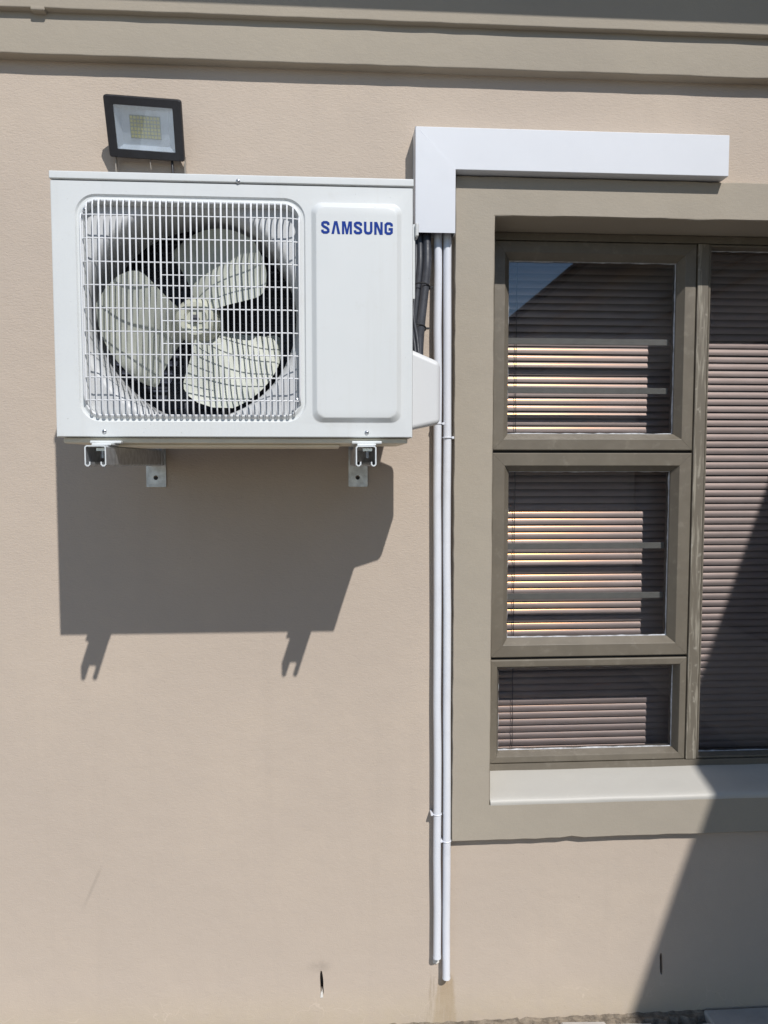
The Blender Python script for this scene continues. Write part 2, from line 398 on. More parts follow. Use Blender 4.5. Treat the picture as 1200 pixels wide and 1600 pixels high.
# eave of the main roof and its slope
b = B(); b.box(-6, 2.01, -0.375, 0.02, 3.15, 3.17); b.build('soffit', 'soffit', house, 0)
b = B(); b.box(-6, 2.01, -0.400, -0.3755, 3.15, 3.20, 0.003); b.build('fascia', 'roof', house, 0)
b = B(); b.quad((-6.2, -0.43, 3.18), (1.98, -0.43, 3.18), (5.5, 3.6, 4.8), (-6.2, 3.6, 4.8)); b.quad((-6.2, -0.43, 3.21), (1.98, -0.43, 3.21), (5.5, 3.6, 4.84), (-6.2, 3.6, 4.84)); b.quad((-6.2, -0.43, 3.18), (1.98, -0.43, 3.18), (1.98, -0.43, 3.21), (-6.2, -0.43, 3.21)); b.build('roof', 'roof', house, 0)
# the wing that stands out at the right, beyond the picture: it shades the right of the wall and shows in the panes
b = B(); b.box(WX, WX+0.25, -8.5, 0.25, GZ-0.02, 3.25); b.build('wing_wall', 'wall', house, 0)
b = B(); b.box(WX-0.036, WX, -8.5, -0.04, 2.634, 2.7395, 0.003, 1); b.build('wing_lower_moulding', 'trim', house, 0)
b = B(); b.box(WX-0.055, WX, -8.5, -0.06, 2.7405, 2.96, 0.003, 1); b.build('wing_upper_moulding', 'trim', house, 0)
b = B(); b.box(2.0355, WX+0.02, -8.6, -0.01, 3.1502, 3.1702); b.build('wing_soffit', 'soffit', house, 0)
b = B(); b.box(2.011, 2.035, -8.62, -0.41, 3.15, 3.20, 0.003); b.build('wing_fascia', 'roof', house, 0)
b = B(); b.quad((1.98, -8.8, 3.18), (1.98, -0.43, 3.18), (5.5, 3.6, 4.8), (5.5, -8.8, 4.8)); b.quad((1.98, -8.8, 3.21), (1.98, -0.43, 3.21), (5.5, 3.6, 4.84), (5.5, -8.8, 4.84)); b.quad((1.98, -8.8, 3.18), (1.98, -0.43, 3.18), (1.98, -0.43, 3.21), (1.98, -8.8, 3.21)); b.build('wing_roof', 'roof', house, 0)
b = B()
for q in ((-3.6, -1.1, 2.247, 2.355), (-3.6, -1.1, 0.46, 0.57), (-3.6, -3.48, 0.57, 2.247), (-1.22, -1.1, 0.57, 2.247)):
    b.box(WX-0.025, WX+0.001, q[0], q[1], q[2], q[3])
b.build('wing_window_surround', 'trim', house, 0)
b = B(); b.box(WX-0.006, WX+0.002, -3.48, -1.22, 0.57, 2.247); b.build('wing_window', 'near_black', house, 0)
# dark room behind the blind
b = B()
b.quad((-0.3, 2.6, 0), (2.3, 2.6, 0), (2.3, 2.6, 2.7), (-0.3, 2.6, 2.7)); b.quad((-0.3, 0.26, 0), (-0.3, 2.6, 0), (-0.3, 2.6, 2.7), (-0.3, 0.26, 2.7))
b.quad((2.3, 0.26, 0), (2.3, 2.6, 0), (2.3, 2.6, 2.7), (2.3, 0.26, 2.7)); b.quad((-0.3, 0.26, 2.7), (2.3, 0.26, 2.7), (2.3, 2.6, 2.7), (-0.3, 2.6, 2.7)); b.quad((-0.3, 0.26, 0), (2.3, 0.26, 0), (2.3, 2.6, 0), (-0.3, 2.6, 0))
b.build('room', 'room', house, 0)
# raised plaster band round the window, with its reveals
SX0, SX1, SZ0, SZ1 = 0.338, 1.913, 0.460, 2.354
ol = wob(rect(SX0, SX1, SZ0, SZ1), 0.035, 0.0011, 11)
ol = [(x, z+0.0055) if (abs(z-SZ0) < 0.004 and 0.685 < x < 0.715) else (x, z) for x, z in ol]
b = B(); n_in = 0
SOZ = 0.5665
inner = wob(rect(OX0, OX1, SOZ, OZ1), 0.05, 0.0007, 12)
inr = rect(OX0, OX1, OZ0, OZ1)
oo = b.loop([(x+(0.003 if abs(x-SX0) < .01 else -0.003 if abs(x-SX1) < .01 else 0), z+(0.003 if abs(z-SZ0) < .01 else -0.003 if abs(z-SZ1) < .01 else 0)) for x, z in ol], -0.025)
o2 = b.loop(ol, -0.0215); o3 = b.loop(ol, 0.002)
ii = b.loop([(x+(-0.004 if abs(x-OX0) < .01 else 0.004 if abs(x-OX1) < .01 else 0), z+(-0.001 if abs(z-SOZ) < .005 else 0.004 if abs(z-OZ1) < .01 else 0)) for x, z in inner], -0.025)
i2 = b.loop(inner, -0.021); i3 = b.loop([(x, z) for x, z in inner], 0.17)
b.fill(oo, ii); b.bridge(oo, o2); b.bridge(o2, o3); b.bridge(ii, i2); b.bridge(i2, i3)
surround = b.build('window_surround', 'trim', house, 45)
# sloping sill with a softly rounded nose
b = B(); prev = None; g = random.Random(4)
prof = [(-0.0246, 0.5640), (-0.0258, 0.5705), (-0.0245, 0.5765), (-0.020, 0.5810), (-0.010, 0.5845), (0.02, 0.5905), (0.07, 0.600), (0.118, 0.611), (0.16, 0.613)]
for i in range(41):
    x = OX0+0.001+(OX1-OX0-0.002)*i/40; dz = 0.0006*math.sin(i*0.7)+g.uniform(-.0002, .0002)
    cur = [b.bm.verts.new((x, y, z+dz)) for y, z in prof]
    if prev:
        for k in range(len(prof)-1): b.bm.faces.new((prev[k], cur[k], cur[k+1], prev[k+1]))
    prev = cur
b.build('window_sill', 'sill', house, 60)

# ------------------------------------------------------------------ window
win = thing('window', 'bronze aluminium window with three stacked panes beside one tall pane', 'window', ((OX0+OX1)/2, 0.14, 0.613))
FY = 0.118
def rail(name, x0, x1, z0, z1, side, prof, parent, m='frame'):
    cor = {'b': ((x0, z0, 1, 1), (x1, z0, -1, 1)), 'r': ((x1, z0, -1, 1), (x1, z1, -1, -1)), 't': ((x1, z1, -1, -1), (x0, z1, 1, -1)), 'l': ((x0, z1, 1, -1), (x0, z0, 1, 1))}[side]
    b = B(); A = []; Bq = []; gap = 0.0003
    ax, az = {'b': (1, 0), 'r': (0, 1), 't': (-1, 0), 'l': (0, -1)}[side]
    for w, y in prof:
        c0, c1 = cor
        A.append(b.bm.verts.new((c0[0]+c0[2]*w+ax*gap, y, c0[1]+c0[3]*w+az*gap)))
        Bq.append(b.bm.verts.new((c1[0]+c1[2]*w-ax*gap, y, c1[1]+c1[3]*w-az*gap)))
    b.bridge(A, Bq); b.bm.faces.new(A); b.bm.faces.new(Bq[::-1])
    return b.build(name, m, parent, 30)
def sash(name, x0, x1, z0, z1, w, slope, parent, label=None):
    prof = [(0, 0.170), (0, FY+0.003), (0.003, FY), (w-slope, FY), (w-slope+0.002, FY+0.001), (w, FY+0.024), (w, 0.170)]
    first = rail(name, x0, x1, z0, z1, 'b', prof, parent)
    # the casement itself is an empty that carries its four rails and its pane
    e = bpy.data.objects.new(name, None); C.objects.link(e); e.parent = parent; e.empty_display_size = 0.03
    first.name = 'rail'; ORI[first.name] = ORI[e.name] = ORI[parent.name]
    e.name = name; ORI[e.name] = ORI[parent.name]
    first.parent = e
    for s in 'rtl': rail('rail', x0, x1, z0, z1, s, prof, e)
    b = B(); b.box(x0+w-0.004, x1-w+0.004, 0.1525, 0.1565, z0+w-0.004, z1-w+0.004); b.build('pane', 'glass', e, 0)
    # sealant bead, uneven, round the glass
    b = B(); g = random.Random(int(z0*1000))
    o_ = wob(rect(x0+w-0.0005, x1-w+0.0005, z0+w-0.0005, z1-w+0.0005), 0.02, 0.0, 1); pts = []
    X0, X1, Z0, Z1 = x0+w, x1-w, z0+w, z1-w
    for x, z in o_:
        k = g.uniform(0.0010, 0.0038)
        pts.append((min(max(x, X0+k), X1-k), min(max(z, Z0+k), Z1-k)))
    a = b.loop(o_, 0.1475); c_ = b.loop(pts, 0.1515); b.bridge(a, c_); b.build('sealant_bead', 'silicone', e, 0)
    if label: e['label'] = label
    return e
CX0, CX1 = 0.478, 1.099
c1 = sash('casement', CX0, CX1, 1.600, 2.222, 0.051, 0.018, win)
c2 = sash('casement', CX0, CX1, 0.9645, 1.5925, 0.056, 0.019, win)
c3 = sash('fixed_light', CX0, CX1, 0.632, 0.957, 0.031, 0.012, win, 'low bottom pane with slim frame')
c4 = sash('fixed_light', 1.1368, 1.745, 0.632, 2.222, 0.011, 0.006, win, 'tall single pane right of the mullion')
b = B(); b.box(1.1010, 1.1362, FY-0.004, 0.172, 0.632, 2.222, 0.003, 2); b.build('mullion', 'mullion', win, 30)
b = B(); b.box(OX0+0.001, CX0-0.0015, FY, 0.172, 0.632, 2.222, 0.002); b.build('jamb', 'frame', win, 30)
b = B(); b.box(1.7465, OX1-0.001, FY, 0.172, 0.632, 2.222, 0.002); b.build('jamb', 'frame', win, 30)
b = B(); b.box(OX0+0.001, OX1-0.001, FY, 0.172, 2.2235, OZ1-0.001, 0.002); b.build('head', 'frame', win, 30)
b = B(); b.box(OX0+0.001, OX1-0.001, FY-0.002, 0.172, 0.600, 0.6305, 0.002); b.build('bottom_rail', 'frame', win, 30)
for z in (1.5963, 0.9608):
    b = B(); b.box(CX0, CX1, 0.135, 0.171, z-0.012, z+0.012); b.build('transom_gap_shade', 'near_black', win, 0)  # transom coloured near-black: shade of the recessed gap between the sashes
bar0 = None
for z in (1.936, 1.786, 1.302, 1.144):
    if bar0 is None:
        b = B(); b.box(0.448, 1.0425, 0.1745, 0.180, -0.0095, 0.0095, 0.0008, 1)
        bar0 = b.build('security_bar', 'bar', win, 30, (win.location.x, win.location.y, 0)); bar0.location = (0, 0, z-win.location.z)
    else:
        o = inst(bar0, win, (0, 0, 0)); o.location = (0, 0, z-win.location.z)

# ------------------------------------------------------------------ venetian blind
blind = thing('venetian_blind', 'closed brown slatted blind hanging behind the window panes', 'blind', (1.125, 0.255, 0.60))
b = B(); W_, n = 0.0262, 6; tilt = R(21); prev = None
BX0, BX1 = 0.478, 1.775
for i in range(n+1):
    u = (i/n-0.5)*W_; sag = 0.0026*(1-(2*i/n-1)**2)
    # chord leans back at the top; belly towards the yard
    y = math.sin(tilt)*u - math.cos(tilt)*sag; z = math.cos(tilt)*u + math.sin(tilt)*sag
    cur = [b.bm.verts.new(q) for q in ((BX0, y, z), (BX1, y, z), (BX0, y+0.0004, z), (BX1, y+0.0004, z))]
    if prev:
        b.bm.faces.new((prev[0], prev[1], cur[1], cur[0])); b.bm.faces.new((prev[2], cur[2], cur[3], prev[3]))
    prev = cur
sl0 = b.build('slat', 'slat', blind, 80, (1.125, 0, 0))
PITCH = 0.0227; z = 0.628; k = 0
while z < 2.20:
    o = sl0 if k == 0 else inst(sl0, blind, (0, 0, 0))
    o.location = (0, rnd.uniform(-.0008, .0008), z-0.60); o.rotation_euler = (R(rnd.uniform(-1.8, 1.8)), R(rnd.uniform(-.06, .06)), 0)
    z += PITCH; k += 1
b = B(); b.box(BX0, BX1, 0.24, 0.27, 2.205, 2.24, 0.002); b.build('head_rail', 'slat', blind, 30)
b = B(); b.box(BX0, BX1, 0.245, 0.265, 0.598, 0.612, 0.003); b.build('bottom_rail', 'slat', blind, 30)
for x in (0.578, 1.62):
    b = B(); path = []; z = 0.61
    while z < 2.21:
        path.append((x+rnd.uniform(-.0012, .0012), 0.2425+rnd.uniform(-.0006, .0006), z)); z += PITCH
    b.tube(path, 0.0011, 5); b.build('ladder_cord', 'cord', blind, 60)

# ------------------------------------------------------------------ air conditioner
AX0, AX1, AZ0, AZ1, AF, AB = -0.591, 0.174, 1.617, 2.172, -0.490, -0.205
ac = thing('air_conditioner', 'white wall mounted outdoor air conditioner unit with round fan grille', 'air conditioner', ((AX0+AX1)/2, -0.35, 1.598))
SE = 2.1525                                                # seam below the top cover
b = B()
q0 = b.loop(rect(AX0+0.004, AX1-0.004, AZ0+0.002, SE), AF); q1 = b.loop(rect(AX0+0.0012, AX1-0.0012, AZ0+0.0006, SE), AF+0.0012)
q2 = b.loop(rect(AX0, AX1, AZ0, SE), AF+0.005); q3 = b.loop(rect(AX0, AX1, AZ0, SE), -0.452)
b.bridge(q0, q1); b.bridge(q1, q2); b.bridge(q2, q3)
GR = (-0.541, -0.0585, 1.650, 2.1265)
def inset(d): return rrect(GR[0]+d, GR[1]-d, GR[2]+d, GR[3]-d, 0.044-d*0.7, 8)
g0, g1, g2, g3, g4 = b.loop(inset(0), AF), b.loop(inset(0.003), AF+0.004), b.loop(inset(0.0065), AF+0.0042), b.loop(inset(0.012), AF+0.0005), b.loop(inset(0.0155), AF+0.006)
g5 = b.loop(inset(0.017), -0.4685)
PN = (-0.047, 0.150, 1.648, 2.1195)
def pin(d): return rrect(PN[0]+d, PN[1]-d, PN[2]+d, PN[3]-d, 0.022-d*0.4, 6)
p0, p1, p2, p3 = b.loop(pin(0), AF), b.loop(pin(0.003), AF-0.0012), b.loop(pin(0.0105), AF-0.0085), b.loop(pin(0.0135), AF-0.0098)
b.fill(q0, g0, p0)
for a_, c_ in ((g0, g1), (g1, g2), (g2, g3), (g3, g4), (g4, g5), (p0, p1), (p1, p2), (p2, p3)): b.bridge(a_, c_)
b.fill(p3)
fp = b.build('front_panel', 'ac', ac, 32)
b = B(); b.box(AX0-0.001, AX1+0.001, AF-0.0022, AB, SE+0.0034, AZ1, 0.0022, 3)
tc = b.build('top_cover', 'ac', ac, 35)
b = B(); b.box(AX0+0.0005, AX0+0.002, -0.4515, AB, AZ0, SE); b.build('side_panel', 'ac', ac, 0)
b = B(); b.box(AX1-0.002, AX1-0.0005, -0.4515, AB, AZ0, SE); b.build('side_panel', 'ac', ac, 0)
b = B(); b.box(-0.052, -0.048, -0.44, AB-0.03, AZ0, SE); b.box(AX0+0.004, AX1-0.004, -0.484, AB-0.03, SE-0.004, SE-0.001); b.box(-0.046, AX1-0.004, AB-0.004, AB-0.001, AZ0, SE); b.build('inner_partition', 'inner', ac, 0)
# base pan with pressed ribs
b = B(); b.box(AX0+0.010, AX1-0.010, AF+0.012, AB+0.004, 1.604, AZ0-0.0008, 0.004, 2)
b.box(AX0+0.10, AX1-0.16, AF+0.03, AB-0.02, 1.5975, 1.6038, 0.002, 1)
b.build('base_pan', 'ac_base', ac, 35)
# fan shroud
FC = (-0.305, 1.882)
b = B(); oq = b.loop(rrect(-0.575, -0.0535, 1.625, 2.145, 0.03, 4), -0.468)
r0 = b.loop(circ(*FC, 0.246), -0.468); b.fill(oq, r0); last = r0
for rr, yy in ((0.240, -0.4668), (0.234, -0.4625), (0.2285, -0.455), (0.225, -0.444), (0.2232, -0.430), (0.2232, -0.315)):
    cur = b.loop(circ(*FC, rr), yy); b.bridge(last, cur); last = cur
b.build('fan_shroud', 'shroud', ac, 35)
# fan
hubY = -0.396
b = B(); prev = None
prof = [(0.020, -0.026), (0.026, -0.032), (0.036, -0.032), (0.043, -0.026), (0.049, -0.014), (0.052, 0.0), (0.052, 0.06)]
for r_, dy in prof:
    if r_ == 0: continue
    cur = b.loop(circ(*FC, r_, 28), hubY+dy)
    if prev: b.bridge(prev, cur)
    else: b.bm.faces.new(cur)
    prev = cur
fan = b.build('fan', 'hub', ac, 35)
b = B(); b.prism(circ(FC[0], FC[1], 0.009, 6), hubY-0.034, hubY-0.024); b.build('hub_nut', 'inner', fan, 35)
def blade(mid):
    b = B(); nr, na = 12, 16; V = []
    for i in range(nr+1):
        f = i/nr; r_ = 0.046+f*(0.214-0.046)
        # the blade broadens outwards, its leading edge sweeps forward in the turn
        lead = -36-8*math.sin(f*math.pi*0.8)+30*(max(0, f-0.58)/0.42)**2
        trail = 40+12*f-10*(max(0, f-0.85)/0.15)**2
        row = []
        for j in range(na+1):
            s = j/na; a = R(mid+lead+(trail-lead)*s); rs = r_*(1-0.10*s*s*f)
            y = hubY-0.040+0.100*s*(0.62+0.45*f) - 0.016*math.sin(s*math.pi)*f + 0.012*(1-f)
            row.append((FC[0]+rs*math.cos(a), y, FC[1]+rs*math.sin(a)))
        V.append(row)
    top = [[b.bm.verts.new(p) for p in row] for row in V]
    bot = [[b.bm.verts.new((p[0], p[1]+0.0022, p[2])) for p in row] for row in V]
    for i in range(nr):
        for j in range(na):
            b.bm.faces.new((top[i][j], top[i][j+1], top[i+1][j+1], top[i+1][j])); b.bm.faces.new((bot[i][j], bot[i+1][j], bot[i+1][j+1], bot[i][j+1]))
    for i in range(nr):
        for j in (0, na): b.bm.faces.new((top[i][j], top[i+1][j], bot[i+1][j], bot[i][j]))
    for j in range(na):
        for i in (0, nr): b.bm.faces.new((top[i][j], bot[i][j], bot[i][j+1], top[i][j+1]))
    return b.build('blade', 'fan', fan, 50)
for m_ in (63, 183, 303): blade(m_)
# condenser coil behind the fan
b = B(); b.box(AX0+0.006, -0.054, AB-0.030, AB-0.002, AZ0+0.002, SE-0.005); coil = b.build('condenser_coil', 'coil', ac, 0)
b = B(); b.tube([(AX0+0.01, AB-0.033, 0), (-0.056, AB-0.033, 0)], 0.0035, 6); tb = b.build('coil_tube', 'tube', coil, 60, (ORI['air_conditioner'][0], ORI['air_conditioner'][1], 0))
for k in range(25):
    o = tb if k == 0 else inst(tb, coil, (0, 0, 0)); o.location = (0, 0, 1.632+k*0.021-ORI['air_conditioner'][2])
b = B(); b.box(FC[0]-0.05, FC[0]-0.04, -0.30, -0.29, AZ0, SE); b.box(FC[0]+0.04, FC[0]+0.05, -0.30, -0.29, AZ0, SE); b.tube([(FC[0], -0.355, FC[1]), (FC[0], -0.285, FC[1])], 0.05, 20); b.build('motor_mount', 'inner', ac, 35)
# wire guard: uprights, cross wires, short wires at the middle
gx0, gx1, gz0, gz1, gr = -0.5265, -0.0715, 1.664, 2.113, 0.030
b = B(); b.closed_tube([(x, -0.487, z) for x, z in rrect(gx0, gx1, gz0, gz1, gr, 8)], 0.0022, 6); grille = b.build('grille', 'grille', ac, 60)
nv = 36
def zlim(x):
    d = min(x-gx0, gx1-x)
    return gr-math.sqrt(max(0, gr*gr-(gr-d)**2)) if d < gr else 0.0
GY = -0.5015
for k in range(nv+1):
    x = gx0+(gx1-gx0)*k/nv; e = zlim(x) if 0 < k < nv else gr
    thick = (k % 5 == 3); r_ = 0.0022 if thick else 0.00165
    za, zb = gz0+e, gz1-e
    path = [(x, -0.486, za-0.006), (x, -0.4935, za-0.003), (x, -0.499, za+0.003), (x, GY, za+0.012), (x, GY-0.001, (za+zb)/2), (x, GY, zb-0.012), (x, -0.499, zb-0.003), (x, -0.4935, zb+0.001), (x, -0.487, zb+0.002)]
    b = B(); b.tube(path, r_, 6); b.build('guard_wire', 'grille', grille, 60)
for k in range(9):
    z = 1.695+k*0.04825; b = B()
    b.tube([(gx0, -0.488, z), (gx0+0.004, -0.4955, z), (gx0+0.02, GY+0.002, z), (gx1-0.02, GY+0.002, z), (gx1-0.004, -0.4955, z), (gx1, -0.488, z)], 0.00145, 6); b.build('cross_wire', 'grille', grille, 60)
for k in range(4):
    z = 1.815+k*0.0478; b = B(); b.tube([(-0.3625, GY+0.001, z), (-0.2395, GY+0.001, z)], 0.0011, 6); b.build('short_wire', 'grille', grille, 60)
# lettering on the raised panel
def strip(pts, w):
    L, Rr = [], []; P = [Vector(p) for p in pts]; n = len(P)
    for i in range(n):
        d0 = (P[i]-P[i-1]).normalized() if i else (P[1]-P[0]).normalized(); d1 = (P[i+1]-P[i]).normalized() if i < n-1 else d0
        t_ = (d0+d1).normalized(); nn = Vector((-t_.y, t_.x)); k = w/2/max(0.5, nn.dot(Vector((-d1.y, d1.x))))
        L.append(P[i]+nn*k); Rr.append(P[i]-nn*k)
    return [tuple(p) for p in L]+[tuple(p) for p in Rr[::-1]]
Sc = [(.585, .68), (.565, .82), (.45, .895), (.23, .895), (.115, .82), (.105, .69), (.20, .58), (.48, .44), (.575, .32), (.575, .19), (.46, .105), (.22, .105), (.115, .185), (.095, .32)]
LET = [(strip(Sc, .2), .68), ([(0, 0), (.22, 1), (.48, 1), (.70, 0), (.49, 0), (.35, .74), (.21, 0)], .70),
       ([(0, 0), (0, 1), (.27, 1), (.40, .38), (.53, 1), (.80, 1), (.80, 0), (.62, 0), (.62, .68), (.48, 0), (.32, 0), (.18, .68), (.18, 0)], .80),
       (strip(Sc, .2), .68), (strip([(.1, 1), (.1, .26), (.17, .14), (.3, .1), (.38, .1), (.51, .14), (.58, .26), (.58, 1)], .2), .68),
       ([(0, 0), (0, 1), (.24, 1), (.49, .36), (.49, 1), (.68, 1), (.68, 0), (.44, 0), (.19, .64), (.19, 0)], .68),
       (strip([(.585, .67), (.565, .82), (.45, .895), (.23, .895), (.1, .79), (.1, .21), (.23, .105), (.45, .105), (.575, .2), (.575, .45), (.33, .45)], .2), .68)]
hL = 0.0268; x = -0.0245; lettering = None
for pts, w in LET:
    b = B(); b.prism([(x+px*hL, 2.0505+pz*hL) for px, pz in pts], AF-0.0104, AF-0.0096)
    if lettering is None:
        lettering = bpy.data.objects.new('lettering', None); C.objects.link(lettering); lettering.parent = ac; lettering.empty_display_size = 0.02
        ORI[lettering.name] = ORI['air_conditioner']; lettering['label'] = 'blue printed letters SAMSUNG on the raised panel'
    b.build('letter', 'logo', lettering, 0); x += (w+0.14)*hL
# screws
for sx, sz, sy in ((-0.2, 2.1585, AF-0.0016), (-0.49, 1.629, AF), (0.073, 1.628, AF), (-0.5195, 2.093, -0.4905), (-0.079, 1.698, -0.4905)):
    b = B(); prev = None
    for r_, dy in ((0.0050, 0.0005), (0.0048, -0.0012), (0.0034, -0.0026), (0.0012, -0.0030)):
        cur = b.loop(circ(sx, sz, r_, 14), sy+dy)
        if prev: b.bridge(prev, cur)
        prev = cur
    b.bm.faces.new(prev); s_ = b.build('screw', 'steel', ac, 40)
    b = B(); b.box(sx-0.003, sx+0.003, sy-0.0034, sy-0.0030, sz-0.0005, sz+0.0005); b.box(sx-0.0005, sx+0.0005, sy-0.0036, sy-0.0031, sz-0.003, sz+0.003); b.build('screw_slot', 'near_black', s_, 0)
# feet on the brackets
for fx in (-0.49, 0.07):
    b = B(); b.box(fx-0.019, fx+0.022, -0.520, -0.20, 1.5985, 1.6032, 0.002, 2); b.box(fx-0.030, fx+0.036, -0.494, -0.21, 1.6034, 1.6095, 0.002, 2)
    b.build('foot', 'ac', ac, 35)
# service cover and flange on the right flank
b = B()
sec = [(-0.350, 1.652, 1.806), (-0.225, 1.668, 1.806)]
v = [b.bm.verts.new(q) for q in ((AX1-0.001, -0.350, 1.636), (AX1-0.001, -0.222, 1.650), (AX1-0.001, -0.222, 1.836), (AX1-0.001, -0.350, 1.836), (0.256, -0.342, 1.655), (0.256, -0.228, 1.660), (0.256, -0.228, 1.808), (0.256, -0.342, 1.802))]
for q in ((0, 1, 2, 3), (7, 6, 5, 4), (0, 4, 5, 1), (1, 5, 6, 2), (2, 6, 7, 3), (3, 7, 4, 0)): b.bm.faces.new([v[i] for i in q])
bmesh.ops.bevel(b.bm, geom=[e for e in b.bm.edges if not all(abs(w.co.x-AX1+0.001) < 1e-5 for w in e.verts)], offset=0.013, segments=4, profile=0.5, affect='EDGES')
b.build('service_cover', 'cover', ac, 50)
b = B(); b.box(AX1-0.0004, 0.2035, -0.252, -0.249, 1.968, 2.150, 0.001, 1); b.box(AX1-0.0004, 0.2035, -0.2488, AB, 1.968, 2.150, 0.003, 1); b.box(0.203, 0.2115, -0.262, -0.225, 2.118, 2.152, 0.004, 3); b.build('coil_guard', 'ac', ac, 35)

# ------------------------------------------------------------------ wall brackets
def bracket(loc, label):
    t_ = thing('wall_bracket', label, 'bracket', loc, 'steel brackets under the air conditioner')
    w, h, th = 0.0206, 0.0413, 0.0026
    cx, zt = loc[0], 1.5982
    pts = [(-w+.009, -h+.0085), (-w+.009, -h+.003), (-w+.006, -h), (-w+.003, -h), (-w, -h+.003), (-w, -.003), (-w+.003, 0), (w-.003, 0), (w, -.003), (w, -h+.003), (w-.003, -h), (w-.006, -h), (w-.009, -h+.003), (w-.009, -h+.0085)]
    prof = strip(pts, th)
    b = B(); b.prism([(cx+px, zt-0.0013+pz) for px, pz in prof], -0.548, -0.006); b.build('channel_arm', 'zinc', t_, 30)
    b = B(); b.prism([(cx+px, zt-0.0013+pz) for px, pz in prof], -0.5492, -0.5482); b.build('cut_end', 'zinc_edge', t_, 30)
    b = B(); oo_ = b.loop(rrect(cx-0.027, cx+0.027, 1.495, 1.612, 0.003, 3), -0.0055); hh = b.loop(circ(cx-0.001, 1.521, 0.0065, 14), -0.0055); b.fill(oo_, hh)
    ob2 = b.loop(rrect(cx-0.027, cx+0.027, 1.495, 1.612, 0.003, 3), -0.0005); hb2 = b.loop(circ(cx-0.001, 1.521, 0.0065, 14), -0.0005); b.bridge(oo_, ob2); b.bridge(hh, hb2); b.fill(ob2, hb2)
    b.build('wall_plate', 'zinc', t_, 30)
    b = B(); b.prism(circ(cx-0.001, 1.5195, 0.0048, 12), -0.004, 0.002); b.build('plate_bolt', 'near_black', t_, 30)
    b = B(); b.tube([(cx+0.004, -0.512, 1.597), (cx+0.004, -0.512, 1.572)], 0.004, 8); b.prism([(cx+0.004+px, 1.590+pz) for px, pz in ((-.010, -.003), (.010, -.003), (.010, .003), (-.010, .003))], -0.522, -0.502); b.build('foot_bolt', 'steel', t_, 40)
    b = B(); b.box(cx-0.023, cx-0.021, -0.035, -0.006, 1.556, 1.6, 0); b.build('weld_gusset', 'zinc', t_, 0)
    b = B(); b.box(cx+0.021, cx+0.023, -0.035, -0.006, 1.556, 1.6, 0); b.build('weld_gusset', 'zinc', t_, 0)
    return t_
bracket((-0.4925, -0.002, 1.495), 'galvanised channel bracket under the fan end of the unit')
bracket((0.069, -0.002, 1.495), 'galvanised channel bracket under the lettered end of the unit')

# ------------------------------------------------------------------ trunking
trk = thing('cable_trunking', 'white plastic trunking bent in an L above the window surround', 'trunking', (0.279, 0, 2.187))
TX0, TX1, TE, TZ0, TZ1, TZm, TD = 0.225, 0.3325, 1.0985, 2.187, 2.468, 2.3565, 0.060
def shell(pts_face, name, seam_edge):
    b = B(); f = b.loop(pts_face, -TD); bk = b.loop(pts_face, -0.001)
    b.bm.faces.new(f)
    n = len(f)
    for i in range(n):
        if i in seam_edge: continue
        b.bm.faces.new((f[i], f[(i+1) % n], bk[(i+1) % n], bk[i]))
    bmesh.ops.recalc_face_normals(b.bm, faces=b.bm.faces)
    es = [e for e in b.bm.edges if len(e.link_faces) == 2]
    bmesh.ops.bevel(b.bm, geom=es, offset=0.0022, segments=2, profile=0.5, affect='EDGES')
    bmesh.ops.recalc_face_normals(b.bm, faces=b.bm.faces)
    bmesh.ops.solidify(b.bm, geom=b.bm.faces[:], thickness=0.0018)
    return b.build(name, 'pvc', trk, 35)
g_ = 0.0005
shell([(TX0, TZ0), (TX1, TZ0), (TX1, TZm-g_), (TX0, TZ1-g_)], 'vertical_cover', (0, 2))
shell([(TX1+g_, TZm), (TE, TZm), (TE, TZ1), (TX0+g_, TZ1)], 'horizontal_cover', (3,))
b = B(); b.box(TX0+0.004, TX1-0.004, -0.006, -0.0008, TZ0+0.003, TZ1-0.004); b.build('back_plate', 'pvc', trk, 0)
b = B(); b.box(TX1-0.003, TE-0.004, -0.0062, -0.001, TZm+0.004, TZ1-0.0045); b.build('back_plate', 'pvc', trk, 0)

